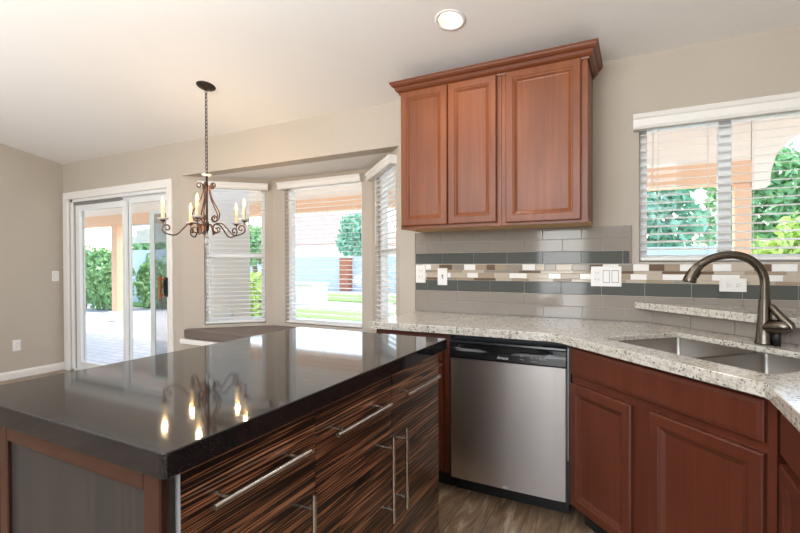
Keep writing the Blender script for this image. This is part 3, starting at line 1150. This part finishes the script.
def island_unit(label, y0, y1, cols):
    root = thing('island_cabinet', label, 'cabinet', (IF, y0, 0))
    w_ = y1 - y0
    MB().box(IX0 + .06 - IF, 0, .0, w_, .06, .8705).build('cabinet_body', INSIDE, root)
    MB().box(IX0 + .06 - IF, -.04, .0, w_, 0, .06).build('toe_kick', TOEKICK, root)
    for a, b, side in cols:
        a -= y0
        b -= y0
        d = MB().box(.001, .022, a + .001, b - .001, .694, .868, .001).build('drawer', ZEBRA, root)
        if a < .002 and y0 < .6:
            MB().box(.002, .0215, a + .0003, a + .0012, .694, .868).box(.002, .0215, a + .0003, a + .0012, .02, .6925).build('edge_band', EDGEBAND, root)
        pl_ = min(.32, (b - a) * .72)
        pull(pl_, d, (.022, (a + b) / 2 - .01, .788))
        d = MB().box(.001, .022, a + .001, b - .001, .02, .6925, .001).build('door', ZEBRA, root)
        yy = b - .052 if side > 0 else a + .043
        pull(.285, d, (.022, yy, .532), True)
    return root
island_unit('zebra veneer island cabinet with one drawer at the near end', .552, .952, [(.552, .952, 1)])
island_unit('zebra veneer island cabinet with two drawers and facing door pulls at the far end', .954, 1.788, [(.954, 1.370, 1), (1.372, 1.788, -1)])
ep = thing('island_end_panel', 'cherry framed charcoal panel on the near end of the island', 'panel', (IX0, .53, 0))
wE = (-.762) - (IX0 + .0)
fr = MB()
fr.box(.165, wE - .001, 0, .02, .0, .868)
def stile(a, b, z0, z1):
    fr.box(a, b, -.008, .0, z0, z1, .003)
fe = MB()
xl = .172
for a, b, z0, z1 in ((xl + .014, xl + .05, 0, .868), (wE - .048, wE, 0, .868), (xl + .05, wE - .048, .832, .868)):
    fe.box(a, b, -.010, .008, z0, z1, .003)
fe.box(.0, xl + .010, -.010, -.0005, 0, .868, .004)
fe.box(.0, .165, -.0005, .0205, 0, .868)
fe.build('frame', ISL_FRAME, ep)
fr.build('inset_panel', ENDPANEL, ep)
MB().box(IX0 + .06, IX1 - .037, 1.789, 1.799, 0, .868).build('tmp', ISL_FRAME, None).name = 'island_back_panel'
tag(bpy.data.objects['island_back_panel'], 'plain cherry panel closing the far end of the island', 'panel')

# ------------------------------------------------------------------ chandelier
CX_, CY_ = -2.79, 2.293
cz = ceil_z(CY_)
ch = thing('chandelier', 'wrought iron chandelier with five lit candle bulbs hanging before the bay', 'chandelier', (CX_, CY_, 1.40))
B0 = 1.40
tiltm = Matrix.Translation((0, 0, cz - B0 + .001)) @ Matrix.Rotation(-math.atan(CS), 4, 'X')
MB().lathe([(0, -.034), (.010, -.034), (.016, -.026), (.045, -.018), (.064, -.008), (.068, -.002), (.068, 0), (0, 0)], 28, tiltm).build('canopy', IRON, ch)
cn = MB()
ztop, zbot = cz - .030, 1.885
nl = 23
st = (ztop - zbot) / nl
for i in range(nl):
    zc = ztop - st * (i + .5)
    lk = []
    for k in range(14):
        a = 2 * PI * k / 14
        u_, z_ = .0085 * math.cos(a), (st * .64) * math.sin(a)
        lk.append((u_ if i % 2 else 0, 0 if i % 2 else u_, zc - B0 + z_))
    cn.tube(lk, .0027, 6, closed=True)
cn.build('chain', IRON, ch)
MB().lathe([(0, .500), (.004, .49), (.008, .485), (.008, .43), (.012, .425), (.012, .41), (.0075, .40), (.0075, .16), (.013, .15), (.016, .125), (.013, .10), (.006, .085), (.004, .07), (0, .068)], 14).build('stem', IRON, ch)
MB().lathe([(.008, .488), (.020, .488), (.036, .500), (.037, .502), (.020, .492), (.008, .492)], 20).build('top_dish', DISH, ch)
MB().lathe([(.0, .046), (.008, .042), (.0165, .028), (.019, .015), (.0165, .002), (.008, -.01), (0, -.013)], 16).tube([(0, 0, .07), (0, 0, .044)], .0015, 6).build('crystal_drop', CRYSTAL, ch)
def spiral(c0, r_a, r_b, a0, a1, n=16):
    return [(c0[0] + (r_a + (r_b - r_a) * i / n) * math.cos(a0 + (a1 - a0) * i / n), c0[1] + (r_a + (r_b - r_a) * i / n) * math.sin(a0 + (a1 - a0) * i / n)) for i in range(n + 1)]
def crom(P, n=6):
    out = []
    P = [P[0]] + P + [P[-1]]
    for i in range(1, len(P) - 2):
        for k in range(n):
            t_ = k / n
            out.append(tuple(.5 * ((2 * P[i][d]) + (-P[i - 1][d] + P[i + 1][d]) * t_ + (2 * P[i - 1][d] - 5 * P[i][d] + 4 * P[i + 1][d] - P[i + 2][d]) * t_ ** 2 + (-P[i - 1][d] + 3 * P[i][d] - 3 * P[i + 1][d] + P[i + 2][d]) * t_ ** 3) for d in (0, 1)))
    out.append(P[-2])
    return out
va_ = ya + math.radians(23)
first_arm = None
for q in range(5):
    ph = math.radians(42 + 72 * q) + va_
    cph, sph = math.cos(ph), math.sin(ph)
    def to3(pl_):
        return [(r * cph, r * sph, z - B0) for r, z in pl_]
    # upper S scroll
    p2 = list(reversed(spiral((.050, 1.818), .022, .006, PI * .95, PI * -1.5))) 
    body = crom([p2[-1], (.024, 1.79), (.040, 1.725), (.078, 1.655), (.097, 1.615), (.094, 1.588)])
    low = spiral((.062, 1.585), .032, .007, 0.1, -PI * 2.1)
    MB().tube(to3(p2[:-1] + body[:-1] + low), .0046, 7).build('upper_scroll', BRONZE, ch)
    arm = MB()
    s1 = list(reversed(spiral((.082, 1.502), .042, .008, PI * .55, PI * 2.6)))
    mid = crom([s1[-1], (.118, 1.540), (.152, 1.508), (.190, 1.466), (.222, 1.453), (.262, 1.462)])
    s2 = spiral((.262, 1.500), .037, .006, -PI / 2, PI * 1.9, 20)
    arm.tube(to3(s1[:-1] + mid[:-1] + s2), .0050, 7)
    arm.tube(to3(crom([(.012, 1.53), (.03, 1.535), (.05, 1.50), (.055, 1.46)])), .004, 7)
    arm.tube(to3([(.287, 1.525), (.287, 1.552)]), .0045, 7)
    ao = arm.build('arm', BRONZE, ch)
    mc = Matrix.Translation((.287 * cph, .287 * sph, 1.548 - B0))
    MB().lathe([(0, 0), (.012, .0), (.018, .006), (.020, .012), (.0, .012)], 14, mc).build('candle_cup', BRONZE, ao)
    MB().lathe([(.012, .010), (.030, .013), (.040, .021), (.041, .023), (.030, .016), (.012, .013)], 18, mc).build('drip_dish', DISH, ao)
    MB().lathe([(0, .010), (.0125, .010), (.0125, .112), (.009, .116), (0, .116)], 14, mc).build('candle_sleeve', CANDLE, ao)
    pl_ = lamp('candle_bulb_light', 'POINT', (0, 0, 0), (0, 0, -1), 2.2, (1, .70, .42), shadow_soft_size=.01)
    pl_.parent = ch
    pl_.location = (.287 * cph, .287 * sph, 1.548 - B0 + .19)
    MB().lathe([(.0, .116), (.006, .117), (.0095, .130), (.010, .139), (.007, .155), (.003, .168), (0, .176)], 12, mc).build('flame_bulb', BULB, ao)

# ------------------------------------------------------------------ recessed lights
def can_light(label):
    root = thing('recessed_light', label, 'ceiling light', (0, 0, 0), group='recessed ceiling lights')
    MB().lathe([(.0635, .010), (.0615, .028), (.0585, .050)], 32).build('reflector', CANIN, root, fix=False)
    MB().lathe([(.0, .0475), (.030, .046), (.0585, .0485)], 32).build('lens', CANLENS, root, fix=False)
    MB().lathe([(.0645, .009), (.0645, -.003), (.072, -.005), (.082, -.0035), (.0835, -.001)], 32).build('trim_ring', CEIL, root, fix=False)
    return root
TL = Matrix.Rotation(-math.atan(CS), 4, 'X')
for i, (x, y) in enumerate(CEIL_SPOTS):
    if i == 0:
        rl = can_light('lit recessed ceiling light above the dishwasher and island end')
        r = rl
    else:
        break
    r.matrix_world = Matrix.Translation((x, y, ceil_z(y))) @ TL
for x, y in CEIL_SPOTS:  # first spot is the visible recessed light, the others are added unseen fill
    lamp('recessed_and_fill_spot', 'SPOT', (x, y, ceil_z(y) - .012), (0, 0, -1), 15, (1, .92, .82), spot_size=math.radians(125), spot_blend=.8, shadow_soft_size=.05)

# ------------------------------------------------------------------ outdoors
MB().box(-60, 60, WY + .3, 90, -.2, -.07).build('ground', CONC, kind='structure')
MB().box(-16, 6, WY + .14, 6.9, -.07, -.04).build('patio_floor', PAVER, kind='structure')
MB().box(-20, 6, 8.45, 10.2, -.07, -.03).build('lawn', LAWN, kind='structure')
MB().box(-26, 8, 12.6, 15.2, -.07, -.03).build('lawn', LAWN, kind='structure')
# patio cover
MB().box(-13, 4.2, WY + .14, 6.35, 2.92, 3.0).build('patio_roof', SOFFIT, kind='structure')
MB().box(-13, 1.08, 6.0, 6.22, 2.095, 2.325).build('patio_beam', STUCCO, kind='structure')
MB().box(-13, 1.08, 6.03, 6.2, 2.325, 2.92).build('patio_fascia', SOFFIT, kind='structure')
def column(label, x0, x1, y0, y1, z1, base=True):
    t_ = thing('patio_column', label, 'column', ((x0 + x1) / 2, (y0 + y1) / 2, -.04))
    hx, hy = (x1 - x0) / 2, (y1 - y0) / 2
    MB().box(-hx, hx, -hy, hy, 0, z1 + .04, .01).build('shaft', STUCCO, t_)
    if base:
        MB().box(-hx - .05, hx + .05, -hy - .05, hy + .05, 0, .22, .01).build('plinth', STUCCO_P, t_)
    return t_
column('peach stucco patio column seen through the right half of the sink window', .94, 1.085, 6.03, 6.19, 2.095)
column('slim peach patio column seen through the left half of the glass door', -10.42, -10.22, 6.0, 6.2, 2.095)
# arched spandrel right of the column
arch = MB()
pts = [(1.085, 2.03), (1.24, 2.05), (1.245, 2.14)]
for k in range(13):
    a = PI - PI * k / 12
    pts.append((2.45 + 1.2 * math.cos(a), 2.20 + .62 * math.sin(a)))
pts += [(3.66, 2.05), (3.85, 2.03), (3.85, 2.92), (1.085, 2.92)]
q = len(pts)
b = bmesh.new()
vv = [b.verts.new((p[0], 6.02, p[1])) for p in pts]
f_ = b.faces.new(vv)
r_ = bmesh.ops.extrude_face_region(b, geom=[f_])
bmesh.ops.translate(b, verts=[g_ for g_ in r_['geom'] if isinstance(g_, bmesh.types.BMVert)], vec=(0, .18, 0))
bmesh.ops.triangulate(b, faces=[f for f in b.faces if len(f.verts) > 4])
arch.bm(b)
arch.build('patio_arch', STUCCO_P, kind='structure')
# stub wall outside the left bay window
sw = thing('patio_wall', 'pale stucco garden wall filling most of the left bay window view', 'wall', (-4.80, 4.1, -.04))
slab_mb([(-.62, -.06), (.635, -.06), (.36, .1), (-.62, .1)], [], 0, 2.6).build('wall_face', STUCCO_P, sw)
MB().box(.22, .33, -.085, -.06, .56, .70, .01).build('weather_box', PLATE, sw)
# hanging outdoor blind
ob = thing('patio_blind', 'white slatted roll shade hanging outside the glass door', 'blind', (-9.45, 6.11, 1.24))
mb = MB()
for k in range(14):
    mb.box(-.5, .85, -.012, .012, .45 + k * .028, .45 + k * .028 + .021, .003)
mb.build('slats', SLAT, ob)
MB().box(-.53, .88, -.03, .03, .84, .855, .004).build('head_box', VINYL, ob)

MB().box(-22, -11.2, 9.2, 9.35, -.07, 1.68).build('garden_wall', BLOCK, kind='structure')
MB().box(-4, 1.75, 11.2, 11.35, -.07, 1.56).build('garden_wall', BLOCK, kind='structure')
bw = MB().box(-40, 14, 17.7, 17.9, -.07, 1.52)
bw.build('garden_wall', BLOCK, kind='structure')
pr = thing('brick_pillar', 'red brick pillar standing out of the pale garden wall', 'pillar', (-11.99, 17.55, -.07))
MB().box(-.24, .24, -.2, .2, 0, 1.52).build('shaft', BRICKCOL, pr)
MB().box(-.29, .29, -.25, .25, 1.52, 1.60, .02).build('cap', CONC, pr)
bq = thing('planter', 'low white masonry planter on the lawn beyond the bay', 'planter', (-9.55, 11.6, -.06))
MB().box(-.62, .62, -.4, .4, 0, .58, .02).build('planter_box', STUCCO_P, bq)
MB().box(-.68, .68, -.46, .46, .58, .66, .02).build('rim', CONC, bq)
# neighbour house
nh = thing('neighbor_house', 'pale house with a clay tile roof beyond the garden wall', 'house', (-24.2, 30, -.07))
MB().box(-8, 5, 0, 8, 0, 2.9).build('house_wall', STUCCO_P, nh)
rf = MB()
rf.add([(-8.8, -.8, 2.8), (5.8, -.8, 2.8), (5.8, 9, 2.8), (-8.8, 9, 2.8), (-5.5, 4, 5.8), (2.6, 4, 5.8)],
       [(0, 1, 5, 4), (1, 2, 5), (2, 3, 4, 5), (3, 0, 4), (0, 3, 2, 1)])
rf.build('tile_roof', ROOFT, nh)

def foliage(mb, c0, rad, n, size, seed):
    rg = random.Random(seed)
    for i in range(n):
        while True:
            p = Vector((rg.uniform(-1, 1), rg.uniform(-1, 1), rg.uniform(-1, 1)))
            if .35 < p.length < 1:
                break
        lump = .78 + .34 * mnoise(p * 2.3 + Vector((seed, 0, 0)))
        p = Vector((p.x * rad[0], p.y * rad[1], p.z * rad[2])) * lump + Vector(c0)
        nrm = Vector((rg.uniform(-1, 1), rg.uniform(-1, 1), rg.uniform(-.4, 1))).normalized()
        a = nrm.orthogonal().normalized()
        a = Matrix.Rotation(rg.uniform(0, 6.28), 3, nrm) @ a
        b_2 = nrm.cross(a)
        s = size * rg.uniform(.6, 1.3)
        mb.add([p - a * s, p - b_2 * s * .45 + nrm * s * .15, p + a * s, p + b_2 * s * .45 + nrm * s * .15], [(0, 1, 2, 3)])
    return mb
def tree(label, loc, rad, h_, material, n=2600, size=.14, seed=1, name='garden_tree', cat='tree'):
    t_ = thing(name, label, cat, loc)
    foliage(MB(), (0, 0, h_), rad, n, size, seed).build('foliage', material, t_, fix=False)
    MB().tube([(0, 0, 0), (.04, .02, h_ * .5), (0, 0, h_ - rad[2] * .4), (.05, 0, h_)], [.13, .10, .07, .03], 8).tube([(0, 0, h_ - rad[2] * .6), (rad[0] * .4, 0, h_ + .1)], [.05, .02], 6).tube([(0, 0, h_ - rad[2] * .5), (-rad[0] * .4, .1, h_ + .2)], [.05, .02], 6).build('trunk', BARK, t_)
    return t_
def hedge(label, loc, rad, material, n, size, seed):
    t_ = thing('garden_hedge', label, 'hedge', loc)
    foliage(MB(), (0, 0, rad[2] * .8), rad, n, size, seed).build('foliage', material, t_, fix=False)
    st_ = MB()
    for k in (-.6, -.2, .2, .6):
        st_.tube([(k * rad[0], 0, 0), (k * rad[0] * 1.1, .03, rad[2])], [.04, .015], 6)
    st_.build('stems', BARK, t_)
    return t_
tree('green tree rising above the garden wall, in the middle bay window', (-13.25, 20.2, -.07), (1.15, 1.1, 1.7), 2.5, LEAF_C, 2400, .16, 3)
tree('bushy tree behind the white wall, at the left of the sink window', (-.6, 13.0, -.07), (2.6, 1.5, 2.3), 2.4, LEAF_C, 4200, .17, 5)
tree('tree in the middle of the sink window view, behind the peach column', (3.6, 17.2, -.07), (2.4, 1.4, 2.4), 2.9, LEAF_A, 3600, .17, 6)
tree('tall tree seen at the right edge of the sink window', (6.0, 12.4, -.07), (2.2, 1.4, 2.4), 3.0, LEAF_C, 3000, .17, 8)
hedge('lime green hedge in the right half of the sink window', (2.15, 8.2, -.07), (1.05, .6, 1.15), LEAF_B, 3600, .085, 9)
hedge('leafy green hedge seen through the left half of the glass door', (-13.6, 7.6, -.07), (1.5, .7, 1.1), LEAF_A, 3600, .09, 10)
hedge('green shrub seen through the right half of the glass door', (-12.5, 8.4, -.07), (.7, .45, .95), LEAF_A, 2200, .085, 12)
hedge('shrub at the right edge of the left bay window', (-7.7, 7.6, -.07), (.6, .6, .72), LEAF_B, 1800, .08, 13)
tree('young tree at the right edge of the left bay window', (-13.4, 13.2, -.07), (1.1, 1.0, 1.0), 2.0, LEAF_A, 1800, .13, 14)
hedge('low lime shrub before the white wall, at the middle of the sink window', (1.05, 9.5, -.07), (.42, .4, .75), LEAF_B, 1500, .07, 15)
tree('leafy tree behind the grey garden wall, through the right half of the glass door', (-16.4, 11.4, -.07), (2.2, 1.2, 1.2), 1.9, LEAF_A, 2600, .15, 16)
